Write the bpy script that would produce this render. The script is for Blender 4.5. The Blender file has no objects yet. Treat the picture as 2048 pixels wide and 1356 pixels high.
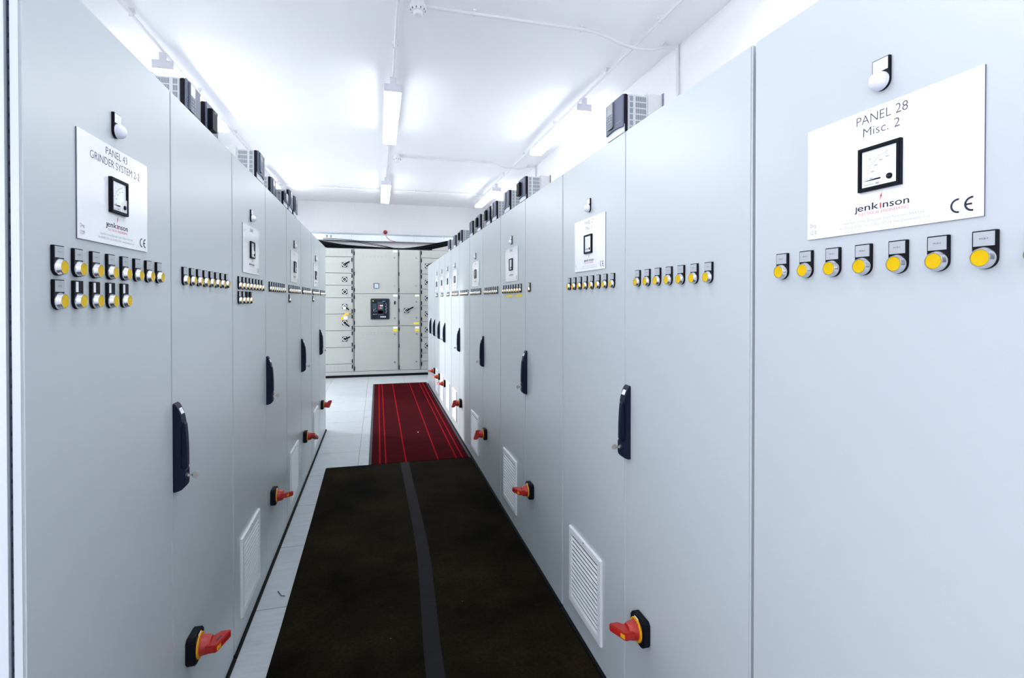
import bpy, bmesh, math, random
from mathutils import Vector, Matrix
random.seed(7)
scene = bpy.context.scene
COL = scene.collection
PI = math.pi

# ------------------------------------------------------------------ camera
EYE = 1.38868
cam = bpy.data.objects.new('camera', bpy.data.cameras.new('camera'))
COL.objects.link(cam)
cam.data.sensor_width = 36.0
cam.data.lens = 18.0
cam.data.shift_x = 0.0
cam.data.shift_y = -(678.0 - 608.7135) / 2048.0
cam.data.clip_start = 0.02
cam.location = (0, 0, EYE)
cam.rotation_euler = (PI / 2 - 8.67666812e-03, 0, -2.56164220e-01)
scene.camera = cam

# ------------------------------------------------------------------ view, world, lights
vs = scene.view_settings
scene.display_settings.display_device = 'sRGB'
vs.view_transform = 'Standard'
vs.look = 'None'
vs.gamma = 1.0
vs.use_curve_mapping = False
vs.exposure = 0.93
LAMP_STRENGTH = 10.2
BOOST_STRENGTH = 16.5        # left row boosted above the other rows to brighten the ceiling
world = bpy.data.worlds.new('world')
scene.world = world
world.use_nodes = True
world.node_tree.nodes['Background'].inputs[0].default_value = (0.75, 0.85, 1.0, 1)
world.node_tree.nodes['Background'].inputs[1].default_value = 0.6
cy = scene.cycles
cy.use_denoising = True
cy.max_bounces = 10
cy.diffuse_bounces = 6
cy.glossy_bounces = 4
cy.sample_clamp_indirect = 8.0
cy.caustics_reflective = False
cy.caustics_refractive = False


def area_light(name, loc, rot, sx, sy, power, color):
    l = bpy.data.lights.new(name, 'AREA')
    l.shape = 'RECTANGLE'
    l.size, l.size_y, l.energy, l.color = sx, sy, power, color
    o = bpy.data.objects.new(name, l)
    o.location, o.rotation_euler = loc, rot
    COL.objects.link(o)
    return o


# daylight coming in through the open doorway in the left wall, past the end of the left row
area_light('doorway_daylight', (-2.03, 7.60, 1.08), (0, -PI / 2, 0), 1.9, 2.2, 26, (0.92, 0.95, 1.0))
# low sun reaching in through that doorway onto the far doors of the right row
sun = bpy.data.objects.new('low_sun', bpy.data.lights.new('low_sun', 'SUN'))
sun.data.energy, sun.data.angle, sun.data.color = 1.9, math.radians(5), (0.97, 0.96, 1.0)
_e, _sl = math.radians(9), math.atan(0.647)
sun.rotation_euler = Vector((math.cos(_e) * math.cos(_sl), -math.cos(_e) * math.sin(_sl), -math.sin(_e))).to_track_quat('-Z', 'Y').to_euler()
sun.location = (-6, 10, 3)
COL.objects.link(sun)
# daylight through the window in the left wall beside the camera, in front of the left row
area_light('window_daylight', (-2.02, -0.70, 1.50), (0, -PI / 2, 0), 1.5, 1.7, 26, (0.88, 0.86, 1.0))

# ------------------------------------------------------------------ materials
MATS = {}


def mat(name, color, rough=0.5, metal=0.0, bump=None, var=None, emit=None, spec=0.5, coat=0.0):
    """Principled material; bump=(scale, strength), var=(scale, amount) brightness mottling."""
    if name in MATS:
        return MATS[name]
    m = bpy.data.materials.new(name)
    m.use_nodes = True
    nt = m.node_tree
    b = nt.nodes['Principled BSDF']
    b.inputs['Base Color'].default_value = (*color, 1)
    b.inputs['Roughness'].default_value = rough
    b.inputs['Metallic'].default_value = metal
    b.inputs['Specular IOR Level'].default_value = spec
    b.inputs['Coat Weight'].default_value = coat
    tc = nt.nodes.new('ShaderNodeTexCoord')
    if var:
        n = nt.nodes.new('ShaderNodeTexNoise')
        n.inputs['Scale'].default_value = var[0]
        n.inputs['Detail'].default_value = 4
        nt.links.new(tc.outputs['Object'], n.inputs['Vector'])
        mr = nt.nodes.new('ShaderNodeMapRange')
        mr.inputs[1].default_value, mr.inputs[2].default_value = 0.25, 0.75
        mr.inputs[3].default_value, mr.inputs[4].default_value = 1 - var[1], 1 + var[1]
        nt.links.new(n.outputs['Fac'], mr.inputs[0])
        mx = nt.nodes.new('ShaderNodeMix')
        mx.data_type = 'RGBA'
        mx.blend_type = 'MULTIPLY'
        mx.inputs[0].default_value = 1
        mx.inputs[6].default_value = (*color, 1)
        nt.links.new(mr.outputs[0], mx.inputs[7])
        nt.links.new(mx.outputs[2], b.inputs['Base Color'])
    if bump:
        n = nt.nodes.new('ShaderNodeTexNoise')
        n.inputs['Scale'].default_value = bump[0]
        n.inputs['Detail'].default_value = 2
        nt.links.new(tc.outputs['Object'], n.inputs['Vector'])
        bp = nt.nodes.new('ShaderNodeBump')
        bp.inputs['Strength'].default_value = bump[1]
        bp.inputs['Distance'].default_value = 0.001
        nt.links.new(n.outputs['Fac'], bp.inputs['Height'])
        nt.links.new(bp.outputs[0], b.inputs['Normal'])
    if emit:
        b.inputs['Emission Color'].default_value = (*emit[0], 1)
        b.inputs['Emission Strength'].default_value = emit[1]
    MATS[name] = m
    return m


PAINT = mat('cabinet_paint', (0.485, 0.53, 0.55), 0.29, bump=(420, 0.10), var=(1.3, 0.015))
PAINT_IN = mat('cabinet_body_paint', (0.52, 0.56, 0.60), 0.42)
FRAME_DARK = mat('frame_steel', (0.030, 0.042, 0.080), 0.5, var=(8, 0.2))
HOLE = mat('hole_dark', (0.006, 0.007, 0.014), 0.8)
BLACK = mat('black_plastic', (0.0028, 0.0032, 0.0075), 0.55, bump=(300, 0.05), spec=0.16)
NAVY = mat('navy_plastic', (0.0028, 0.0060, 0.025), 0.5, bump=(500, 0.08), spec=0.25)
PLINTH = mat('black_plinth', (0.003, 0.003, 0.004), 0.7, spec=0.2)
PLATE = mat('white_plate', (0.86, 0.87, 0.90), 0.16, coat=0.3, var=(3, 0.01))
PLATE_EDGE = mat('plate_core', (0.10, 0.11, 0.16), 0.5)
INK = mat('ink_dark', (0.035, 0.035, 0.075), 0.5)
INK_BOLD = mat('ink_bold', (0.012, 0.012, 0.035), 0.5)
INK_FAINT = mat('ink_faint', (0.30, 0.31, 0.38), 0.5)
INK_RED = mat('ink_red', (0.55, 0.03, 0.06), 0.5)
SILVER = mat('silver_bezel', (0.70, 0.71, 0.74), 0.24, metal=0.95, bump=(200, 0.03))
LEGEND = mat('silver_legend', (0.40, 0.43, 0.46), 0.4, var=(60, 0.03))
LEGEND_W = mat('white_legend', (0.80, 0.84, 0.88), 0.4)
YELLOW = mat('yellow_cap', (0.66, 0.43, 0.0), 0.4, var=(70, 0.05), spec=0.2)
DOME = mat('lamp_dome', (0.74, 0.76, 0.84), 0.28, coat=0.4)
GLASSY = mat('meter_face', (0.80, 0.84, 0.87), 0.12, coat=0.6)
METER_W = mat('meter_cover', (0.74, 0.72, 0.74), 0.3)
RED = mat('red_handle', (0.40, 0.014, 0.010), 0.38, bump=(250, 0.05))
ISO_YEL = mat('yellow_disc', (0.75, 0.36, 0.006), 0.4)
GRILLE = mat('grille_plastic', (0.76, 0.79, 0.80), 0.4, bump=(150, 0.04))
GRILLE_IN = mat('grille_filter', (0.17, 0.19, 0.22), 0.8, bump=(900, 0.3))
KEY = mat('key_metal', (0.50, 0.47, 0.42), 0.3, metal=0.9)
TAPE_Y = mat('yellow_tape', (0.80, 0.66, 0.03), 0.5, var=(120, 0.15))
STICK_W = mat('white_sticker', (0.85, 0.86, 0.90), 0.5)
DRV_BODY = mat('drive_case', (0.46, 0.48, 0.495), 0.5, bump=(300, 0.05))
DRV_SLOT = mat('drive_slot', (0.10, 0.12, 0.15), 0.7)
DRV_FRONT = mat('drive_front', (0.085, 0.095, 0.150), 0.45, var=(40, 0.06))
DRV_TRIM = mat('drive_trim', (0.17, 0.19, 0.23), 0.45)
DRV_SINK = mat('drive_heatsink', (0.50, 0.505, 0.51), 0.45, var=(25, 0.05))
DRV_LOW = mat('drive_cover', (0.66, 0.70, 0.80), 0.4)
DRV_LCD = mat('drive_display', (0.30, 0.32, 0.33), 0.25)
DRV_KEYS = mat('drive_keys', (0.24, 0.26, 0.31), 0.5)
LAMP_BODY = mat('lamp_tray', (0.80, 0.80, 0.84), 0.4)
LAMP_CAP = mat('lamp_endcap', (0.72, 0.71, 0.77), 0.45)
LAMP_GLOW = mat('lamp_diffuser', (0.9, 0.9, 0.92), 0.4, emit=((0.93, 0.965, 1.0), LAMP_STRENGTH))
BOOST_GLOW = mat('boosted_lamp_diffuser', (0.9, 0.9, 0.92), 0.4, emit=((0.93, 0.965, 1.0), BOOST_STRENGTH))  # same battens, emission raised for the left row only
PIPE = mat('conduit_paint', (0.78, 0.78, 0.80), 0.45)
PVC = mat('white_pvc', (0.80, 0.80, 0.82), 0.4)
SWG = mat('switchgear_paint', (0.405, 0.415, 0.385), 0.45, bump=(260, 0.12), var=(2, 0.02))
SWG_GAP = mat('switchgear_gap', (0.16, 0.17, 0.17), 0.6)
SWG_POST = mat('switchgear_post', (0.30, 0.32, 0.32), 0.5)
SLOT = mat('vent_slot', (0.34, 0.36, 0.35), 0.7)
WHITE_RING = mat('white_ring', (0.80, 0.81, 0.84), 0.4)
BREAKER = mat('breaker_face', (0.004, 0.009, 0.016), 0.5, spec=0.25)
BREAKER_FR = mat('breaker_frame', (0.025, 0.028, 0.045), 0.5, spec=0.3)
CYAN = mat('cyan_mark', (0.05, 0.45, 0.60), 0.5)
GREEN = mat('green_mark', (0.02, 0.25, 0.15), 0.5)
TRAY = mat('galvanised_tray', (0.72, 0.77, 0.80), 0.3, metal=0.35, var=(3, 0.05))
TRAY_LIP = mat('tray_lip', (0.34, 0.42, 0.46), 0.35, metal=0.4)
CABLE = mat('black_cable', (0.002, 0.002, 0.0035), 0.6, spec=0.15)
SIREN = mat('red_sounder', (0.42, 0.008, 0.025), 0.3, coat=0.4)
REDCABLE = mat('red_cable', (0.48, 0.02, 0.05), 0.5)
TAG_Y = mat('tag_yellow', (0.82, 0.45, 0.02), 0.45)
PADLOCK = mat('padlock_clear', (0.72, 0.80, 0.84), 0.2)
DEBRIS = mat('grey_plastic', (0.05, 0.06, 0.08), 0.5)
TAPE_GREY = mat('joint_tape', (0.0070, 0.0076, 0.0088), 0.75, var=(14, 0.25), spec=0.15, bump=(120, 0.2))
MAT_EDGE = mat('mat_edge', (0.030, 0.034, 0.040), 0.7, bump=(200, 0.3))


def wall_mat(name, color, blocks):
    m = bpy.data.materials.new(name)
    m.use_nodes = True
    nt = m.node_tree
    b = nt.nodes['Principled BSDF']
    b.inputs['Base Color'].default_value = (*color, 1)
    b.inputs['Roughness'].default_value = 0.55
    tc = nt.nodes.new('ShaderNodeTexCoord')
    n = nt.nodes.new('ShaderNodeTexNoise')
    n.inputs['Scale'].default_value = 120
    nt.links.new(tc.outputs['Object'], n.inputs['Vector'])
    bp = nt.nodes.new('ShaderNodeBump')
    bp.inputs['Strength'].default_value = 0.12
    bp.inputs['Distance'].default_value = 0.002
    nt.links.new(n.outputs['Fac'], bp.inputs['Height'])
    last = bp
    if blocks:
        mp = nt.nodes.new('ShaderNodeMapping')
        mp.inputs['Rotation'].default_value = blocks
        nt.links.new(tc.outputs['Object'], mp.inputs[0])
        br = nt.nodes.new('ShaderNodeTexBrick')
        br.inputs['Scale'].default_value = 1
        br.inputs['Brick Width'].default_value = 0.45
        br.inputs['Row Height'].default_value = 0.225
        br.inputs['Mortar Size'].default_value = 0.006
        br.inputs['Mortar Smooth'].default_value = 0.6
        br.inputs['Color1'].default_value = (1, 1, 1, 1)
        br.inputs['Color2'].default_value = (1, 1, 1, 1)
        br.inputs['Mortar'].default_value = (0, 0, 0, 1)
        nt.links.new(mp.outputs[0], br.inputs['Vector'])
        b2 = nt.nodes.new('ShaderNodeBump')
        b2.inputs['Strength'].default_value = 0.25
        b2.inputs['Distance'].default_value = 0.003
        nt.links.new(br.outputs['Color'], b2.inputs['Height'])
        nt.links.new(bp.outputs[0], b2.inputs['Normal'])
        last = b2
    nt.links.new(last.outputs[0], b.inputs['Normal'])
    return m


CEIL_M = wall_mat('ceiling_paint', (0.925, 0.925, 0.94), None)
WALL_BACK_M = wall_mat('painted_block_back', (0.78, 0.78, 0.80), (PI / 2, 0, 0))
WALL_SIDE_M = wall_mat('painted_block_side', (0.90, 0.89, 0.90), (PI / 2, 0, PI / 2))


def floor_mat():
    m = bpy.data.materials.new('floor_tiles')
    m.use_nodes = True
    nt = m.node_tree
    L = nt.links.new
    b = nt.nodes['Principled BSDF']
    b.inputs['Roughness'].default_value = 0.32
    tc = nt.nodes.new('ShaderNodeTexCoord')
    mp = nt.nodes.new('ShaderNodeMapping')
    mp.inputs['Location'].default_value = (0.165 + 0.6 * 10, -0.09 + 0.6 * 20, 0)
    L(tc.outputs['Object'], mp.inputs[0])
    br = nt.nodes.new('ShaderNodeTexBrick')
    br.offset = 0.0
    br.inputs['Scale'].default_value = 1
    br.inputs['Brick Width'].default_value = 0.6
    br.inputs['Row Height'].default_value = 0.6
    br.inputs['Mortar Size'].default_value = 0.0022
    br.inputs['Mortar Smooth'].default_value = 0.1
    br.inputs['Color1'].default_value = (0.475, 0.515, 0.545, 1)
    br.inputs['Color2'].default_value = (0.505, 0.54, 0.56, 1)
    br.inputs['Mortar'].default_value = (0.10, 0.105, 0.11, 1)
    L(mp.outputs[0], br.inputs['Vector'])
    # streaky vinyl
    mp2 = nt.nodes.new('ShaderNodeMapping')
    mp2.inputs['Scale'].default_value = (7, 40, 1)
    L(tc.outputs['Object'], mp2.inputs[0])
    n = nt.nodes.new('ShaderNodeTexNoise')
    n.inputs['Scale'].default_value = 1.0
    n.inputs['Detail'].default_value = 6
    n.inputs['Roughness'].default_value = 0.65
    L(mp2.outputs[0], n.inputs['Vector'])
    mr = nt.nodes.new('ShaderNodeMapRange')
    mr.inputs[1].default_value, mr.inputs[2].default_value = 0.3, 0.7
    mr.inputs[3].default_value, mr.inputs[4].default_value = 0.86, 1.06
    L(n.outputs['Fac'], mr.inputs[0])
    mx = nt.nodes.new('ShaderNodeMix')
    mx.data_type = 'RGBA'
    mx.blend_type = 'MULTIPLY'
    mx.inputs[0].default_value = 1
    L(br.outputs['Color'], mx.inputs[6])
    L(mr.outputs[0], mx.inputs[7])
    # brown scuffs
    n2 = nt.nodes.new('ShaderNodeTexNoise')
    n2.inputs['Scale'].default_value = 5
    n2.inputs['Detail'].default_value = 8
    L(tc.outputs['Object'], n2.inputs['Vector'])
    r2 = nt.nodes.new('ShaderNodeMapRange')
    r2.inputs[1].default_value, r2.inputs[2].default_value = 0.62, 0.75
    r2.inputs[3].default_value, r2.inputs[4].default_value = 0, 0.5
    L(n2.outputs['Fac'], r2.inputs[0])
    mx2 = nt.nodes.new('ShaderNodeMix')
    mx2.data_type = 'RGBA'
    mx2.inputs[7].default_value = (0.34, 0.32, 0.27, 1)
    L(r2.outputs[0], mx2.inputs[0])
    L(mx.outputs[2], mx2.inputs[6])
    L(mx2.outputs[2], b.inputs['Base Color'])
    return m


def rubber_mat():
    m = bpy.data.materials.new('worn_rubber')
    m.use_nodes = True
    nt = m.node_tree
    L = nt.links.new
    b = nt.nodes['Principled BSDF']
    b.inputs['Roughness'].default_value = 0.85
    b.inputs['Specular IOR Level'].default_value = 0.04
    tc = nt.nodes.new('ShaderNodeTexCoord')

    def noise(scale, detail, rough=0.5, sc=None):
        n = nt.nodes.new('ShaderNodeTexNoise')
        n.inputs['Scale'].default_value = scale
        n.inputs['Detail'].default_value = detail
        n.inputs['Roughness'].default_value = rough
        if sc:
            mp = nt.nodes.new('ShaderNodeMapping')
            mp.inputs['Scale'].default_value = sc
            mp.inputs['Rotation'].default_value = (0, 0, 0.6)
            L(tc.outputs['Object'], mp.inputs[0])
            L(mp.outputs[0], n.inputs['Vector'])
        else:
            L(tc.outputs['Object'], n.inputs['Vector'])
        return n

    n1 = noise(2.2, 6, 0.6)
    cr = nt.nodes.new('ShaderNodeValToRGB')
    cr.color_ramp.elements[0].position = 0.34
    cr.color_ramp.elements[0].color = (0.0024, 0.0020, 0.0015, 1)
    cr.color_ramp.elements[1].position = 0.68
    cr.color_ramp.elements[1].color = (0.0150, 0.0110, 0.0048, 1)
    L(n1.outputs['Fac'], cr.inputs[0])
    # fine grain
    n2 = noise(90, 3)
    mr = nt.nodes.new('ShaderNodeMapRange')
    mr.inputs[1].default_value, mr.inputs[2].default_value = 0.3, 0.7
    mr.inputs[3].default_value, mr.inputs[4].default_value = 0.7, 1.35
    L(n2.outputs['Fac'], mr.inputs[0])
    mx = nt.nodes.new('ShaderNodeMix')
    mx.data_type = 'RGBA'
    mx.blend_type = 'MULTIPLY'
    mx.inputs[0].default_value = 1
    L(cr.outputs[0], mx.inputs[6])
    L(mr.outputs[0], mx.inputs[7])
    # pale dusty scuffs and flecks
    n3 = noise(9, 8, 0.7, (1, 3, 1))
    r3 = nt.nodes.new('ShaderNodeMapRange')
    r3.inputs[1].default_value, r3.inputs[2].default_value = 0.64, 0.80
    r3.inputs[3].default_value, r3.inputs[4].default_value = 0, 0.55
    L(n3.outputs['Fac'], r3.inputs[0])
    mx2 = nt.nodes.new('ShaderNodeMix')
    mx2.data_type = 'RGBA'
    mx2.inputs[7].default_value = (0.050, 0.042, 0.030, 1)
    L(r3.outputs[0], mx2.inputs[0])
    L(mx.outputs[2], mx2.inputs[6])
    v = nt.nodes.new('ShaderNodeTexVoronoi')
    v.inputs['Scale'].default_value = 7
    L(tc.outputs['Object'], v.inputs['Vector'])
    r4 = nt.nodes.new('ShaderNodeMapRange')
    r4.inputs[1].default_value, r4.inputs[2].default_value = 0.035, 0.022
    r4.inputs[3].default_value, r4.inputs[4].default_value = 0, 0.5
    L(v.outputs['Distance'], r4.inputs[0])
    mx3 = nt.nodes.new('ShaderNodeMix')
    mx3.data_type = 'RGBA'
    mx3.inputs[7].default_value = (0.10, 0.09, 0.07, 1)
    L(r4.outputs[0], mx3.inputs[0])
    L(mx2.outputs[2], mx3.inputs[6])
    L(mx3.outputs[2], b.inputs['Base Color'])
    bp = nt.nodes.new('ShaderNodeBump')
    bp.inputs['Strength'].default_value = 0.3
    bp.inputs['Distance'].default_value = 0.002
    L(n2.outputs['Fac'], bp.inputs['Height'])
    L(bp.outputs[0], b.inputs['Normal'])
    return m


def carpet_mat():
    m = bpy.data.materials.new('red_striped_carpet')
    m.use_nodes = True
    nt = m.node_tree
    L = nt.links.new
    b = nt.nodes['Principled BSDF']
    b.inputs['Roughness'].default_value = 0.95
    b.inputs['Specular IOR Level'].default_value = 0.03
    tc = nt.nodes.new('ShaderNodeTexCoord')
    mp = nt.nodes.new('ShaderNodeMapping')
    mp.inputs['Scale'].default_value = (6, 60, 1)
    L(tc.outputs['Object'], mp.inputs[0])
    n = nt.nodes.new('ShaderNodeTexNoise')
    n.inputs['Scale'].default_value = 1
    n.inputs['Detail'].default_value = 6
    L(mp.outputs[0], n.inputs['Vector'])
    cr = nt.nodes.new('ShaderNodeValToRGB')
    cr.color_ramp.elements[0].position = 0.3
    cr.color_ramp.elements[0].color = (0.024, 0.0012, 0.002, 1)
    cr.color_ramp.elements[1].position = 0.72
    cr.color_ramp.elements[1].color = (0.072, 0.0022, 0.0065, 1)
    L(n.outputs['Fac'], cr.inputs[0])
    sep = nt.nodes.new('ShaderNodeSeparateXYZ')
    L(tc.outputs['Object'], sep.inputs[0])
    total = None
    for sx in (0.013, 0.063, 0.230, 0.503, 0.662, 0.716):
        d = nt.nodes.new('ShaderNodeMath')
        d.operation = 'SUBTRACT'
        d.inputs[1].default_value = sx
        L(sep.outputs[0], d.inputs[0])
        a = nt.nodes.new('ShaderNodeMath')
        a.operation = 'ABSOLUTE'
        L(d.outputs[0], a.inputs[0])
        s = nt.nodes.new('ShaderNodeMapRange')
        s.inputs[1].default_value, s.inputs[2].default_value = 0.0080, 0.0035
        s.inputs[3].default_value, s.inputs[4].default_value = 0, 0.9
        L(a.outputs[0], s.inputs[0])
        if total is None:
            total = s
        else:
            ad = nt.nodes.new('ShaderNodeMath')
            ad.operation = 'ADD'
            L(total.outputs[0], ad.inputs[0])
            L(s.outputs[0], ad.inputs[1])
            total = ad
    mx = nt.nodes.new('ShaderNodeMix')
    mx.data_type = 'RGBA'
    mx.inputs[7].default_value = (0.34, 0.005, 0.010, 1)
    L(total.outputs[0], mx.inputs[0])
    L(cr.outputs[0], mx.inputs[6])
    L(mx.outputs[2], b.inputs['Base Color'])
    n2 = nt.nodes.new('ShaderNodeTexNoise')
    n2.inputs['Scale'].default_value = 400
    L(tc.outputs['Object'], n2.inputs['Vector'])
    bp = nt.nodes.new('ShaderNodeBump')
    bp.inputs['Strength'].default_value = 0.5
    bp.inputs['Distance'].default_value = 0.003
    L(n2.outputs['Fac'], bp.inputs['Height'])
    L(bp.outputs[0], b.inputs['Normal'])
    return m


FLOOR_M, RUBBER_M, CARPET_M = floor_mat(), rubber_mat(), carpet_mat()


# ------------------------------------------------------------------ mesh helpers
class MB:
    """Collects shapes and links them as ONE mesh."""

    def __init__(self, *mats):
        self.bm = bmesh.new()
        self.mats = list(mats)

    def mi(self, m):
        if m not in self.mats:
            self.mats.append(m)
        return self.mats.index(m)

    def _add(self, tmp, m):
        i = self.mi(m)
        vm = {}
        for v in tmp.verts:
            vm[v] = self.bm.verts.new(v.co)
        for f in tmp.faces:
            try:
                nf = self.bm.faces.new([vm[v] for v in f.verts])
                nf.material_index = i
                nf.smooth = True
            except ValueError:
                pass
        tmp.free()

    def box(self, x0, x1, y0, y1, z0, z1, m, bevel=0.0, seg=2):
        t = bmesh.new()
        bmesh.ops.create_cube(t, size=1)
        for v in t.verts:
            v.co = Vector(((x0 + x1) / 2 + v.co.x * (x1 - x0), (y0 + y1) / 2 + v.co.y * (y1 - y0), (z0 + z1) / 2 + v.co.z * (z1 - z0)))
        if bevel:
            bmesh.ops.bevel(t, geom=list(t.edges), offset=bevel, segments=seg, affect='EDGES', clamp_overlap=True)
        self._add(t, m)
        return self

    def prism(self, pts, axis, a0, a1, m, bevel=0.0, mtx=None, seg=2):
        """Polygon pts (2D) extruded along axis 'x','y' or 'z' from a0 to a1; the 2D axes are the other two in xyz order."""
        t = bmesh.new()

        def P(p, a):
            if axis == 'x':
                return Vector((a, p[0], p[1]))
            if axis == 'y':
                return Vector((p[0], a, p[1]))
            return Vector((p[0], p[1], a))

        lo = [t.verts.new(P(p, a0)) for p in pts]
        hi = [t.verts.new(P(p, a1)) for p in pts]
        n = len(pts)
        t.faces.new(lo)
        t.faces.new(hi[::-1])
        for i in range(n):
            t.faces.new([lo[i], hi[i], hi[(i + 1) % n], lo[(i + 1) % n]])
        bmesh.ops.recalc_face_normals(t, faces=list(t.faces))
        if bevel:
            bmesh.ops.bevel(t, geom=list(t.edges), offset=bevel, segments=seg, affect='EDGES', clamp_overlap=True)
        if mtx:
            bmesh.ops.transform(t, matrix=mtx, verts=list(t.verts))
        bmesh.ops.triangulate(t, faces=[f for f in t.faces if len(f.verts) > 4])
        self._add(t, m)
        return self

    def ring(self, x0, x1, y0, y1, z0, z1, f, m, bevel=0.0):
        """Rectangular picture-frame ring, f wide, from depth y0 (front) to y1."""
        t = bmesh.new()
        loops = []
        for y in (y0, y1):
            for g in (0, f):
                loops.append([t.verts.new(c) for c in ((x0 + g, y, z0 + g), (x1 - g, y, z0 + g), (x1 - g, y, z1 - g), (x0 + g, y, z1 - g))])
        of, inf, ob, ib = loops
        for a, b in ((of, inf), (ob, of), (inf, ib), (ib, ob)):
            for k in range(4):
                t.faces.new([a[k], a[(k + 1) % 4], b[(k + 1) % 4], b[k]])
        bmesh.ops.recalc_face_normals(t, faces=list(t.faces))
        if bevel:
            bmesh.ops.bevel(t, geom=[e for e in t.edges if all(abs(v.co.y - y1) > 1e-6 for v in e.verts) and len({round(v.co.x, 5) for v in e.verts} | {round(v.co.z + 100, 5) for v in e.verts}) < 4], offset=bevel, segments=2, affect='EDGES', clamp_overlap=True)
        self._add(t, m)
        return self

    def lathe(self, profile, origin, axis, m, seg=24, mtx=None):
        """profile = [(distance along axis, radius)], axis in '+x -x +y -y +z -z'."""
        t = bmesh.new()
        d = {'x': Vector((1, 0, 0)), 'y': Vector((0, 1, 0)), 'z': Vector((0, 0, 1))}[axis[1]] * (1 if axis[0] == '+' else -1)
        u = Vector((0, 0, 1)) if axis[1] != 'z' else Vector((1, 0, 0))
        w = d.cross(u)
        o = Vector(origin)
        rings = []
        for (h, r) in profile:
            if r < 1e-6:
                rings.append([t.verts.new(o + d * h)])
            else:
                rings.append([t.verts.new(o + d * h + (u * math.cos(2 * PI * k / seg) + w * math.sin(2 * PI * k / seg)) * r) for k in range(seg)])
        for a, b in zip(rings, rings[1:]):
            for k in range(seg):
                k2 = (k + 1) % seg
                if len(a) == 1 and len(b) == 1:
                    continue
                if len(a) == 1:
                    t.faces.new([a[0], b[k2], b[k]])
                elif len(b) == 1:
                    t.faces.new([a[k], a[k2], b[0]])
                else:
                    t.faces.new([a[k], a[k2], b[k2], b[k]])
        for ring in (rings[0], rings[-1]):
            if len(ring) > 2:
                t.faces.new(ring)
        bmesh.ops.recalc_face_normals(t, faces=list(t.faces))
        if mtx:
            bmesh.ops.transform(t, matrix=mtx, verts=list(t.verts))
        self._add(t, m)
        return self

    def tube(self, pts, r, m, seg=10):
        t = bmesh.new()
        pts = [Vector(p) for p in pts]
        rings = []
        prev_u = None
        for i, p in enumerate(pts):
            d = (pts[min(i + 1, len(pts) - 1)] - pts[max(i - 1, 0)]).normalized()
            u = prev_u if prev_u is not None else (Vector((0, 0, 1)) if abs(d.z) < 0.9 else Vector((1, 0, 0)))
            u = (u - d * u.dot(d)).normalized()
            prev_u = u
            w = d.cross(u)
            rings.append([t.verts.new(p + (u * math.cos(2 * PI * k / seg) + w * math.sin(2 * PI * k / seg)) * r) for k in range(seg)])
        for a, b in zip(rings, rings[1:]):
            for k in range(seg):
                t.faces.new([a[k], a[(k + 1) % seg], b[(k + 1) % seg], b[k]])
        t.faces.new(rings[0])
        t.faces.new(rings[-1])
        bmesh.ops.recalc_face_normals(t, faces=list(t.faces))
        self._add(t, m)
        return self

    def text(self, s, cx, z, w, h, y, m, bold=0.0, align='C'):
        """Lettering facing -y, fitted to width w and height h with its baseline at z."""
        c = bpy.data.curves.new('lettering', 'FONT')
        c.body = s
        c.size = 1.0
        c.offset = bold
        c.resolution_u = 3
        o = bpy.data.objects.new('lettering', c)
        COL.objects.link(o)
        dg = bpy.context.evaluated_depsgraph_get()
        dg.update()
        me = bpy.data.meshes.new_from_object(o.evaluated_get(dg))
        bpy.data.objects.remove(o)
        bpy.data.curves.remove(c)
        xs = [v.co.x for v in me.vertices]
        x0, x1 = min(xs), max(xs)
        sx = w / (x1 - x0)
        sy = h / 0.69
        base = cx - w / 2 if align == 'C' else cx
        i = self.mi(m)
        vs_ = [self.bm.verts.new((base + (v.co.x - x0) * sx, y, z + v.co.y * sy)) for v in me.vertices]
        for p in me.polygons:
            try:
                f = self.bm.faces.new([vs_[k] for k in p.vertices])
                f.material_index = i
            except ValueError:
                pass
        bpy.data.meshes.remove(me)
        return self

    def mesh(self, name):
        me = bpy.data.meshes.new(name)
        bmesh.ops.remove_doubles(self.bm, verts=list(self.bm.verts), dist=1e-6)
        self.bm.to_mesh(me)
        self.bm.free()
        for m in self.mats:
            me.materials.append(m)
        me.set_sharp_from_angle(angle=math.radians(32))
        return me


def put(name, me, parent=None, loc=(0, 0, 0), label=None):
    o = bpy.data.objects.new(name, me)
    COL.objects.link(o)
    o.parent = parent
    o.location = loc
    if label:
        o['label'] = label
    return o


def tag(o, label, cat, group=None):
    o['label'] = label
    o['category'] = cat
    if group:
        o['group'] = group
    return o


def thing(name, label, cat, loc=(0, 0, 0), rotz=0.0, group=None):
    o = bpy.data.objects.new(name, None)
    o.empty_display_size = 0.1
    COL.objects.link(o)
    o.location = loc
    o.rotation_euler = (0, 0, rotz)
    return tag(o, label, cat, group)


def struct(name, mb):
    o = put(name, mb.mesh(name))
    o['kind'] = 'structure'
    return o


_cache = {}


def cached(key, fn):
    if key not in _cache:
        _cache[key] = fn()
    return _cache[key]


def sweep(pts, n=6):
    """Catmull-Rom smoothing of a polyline."""
    P = [Vector(p) for p in pts]
    out = []
    for i in range(len(P) - 1):
        p0, p1, p2, p3 = P[max(i - 1, 0)], P[i], P[i + 1], P[min(i + 2, len(P) - 1)]
        for k in range(n):
            t = k / n
            out.append(0.5 * ((2 * p1) + (p2 - p0) * t + (2 * p0 - 5 * p1 + 4 * p2 - p3) * t * t + (3 * p1 - p0 - 3 * p2 + p3) * t ** 3))
    out.append(P[-1])
    return out


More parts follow.
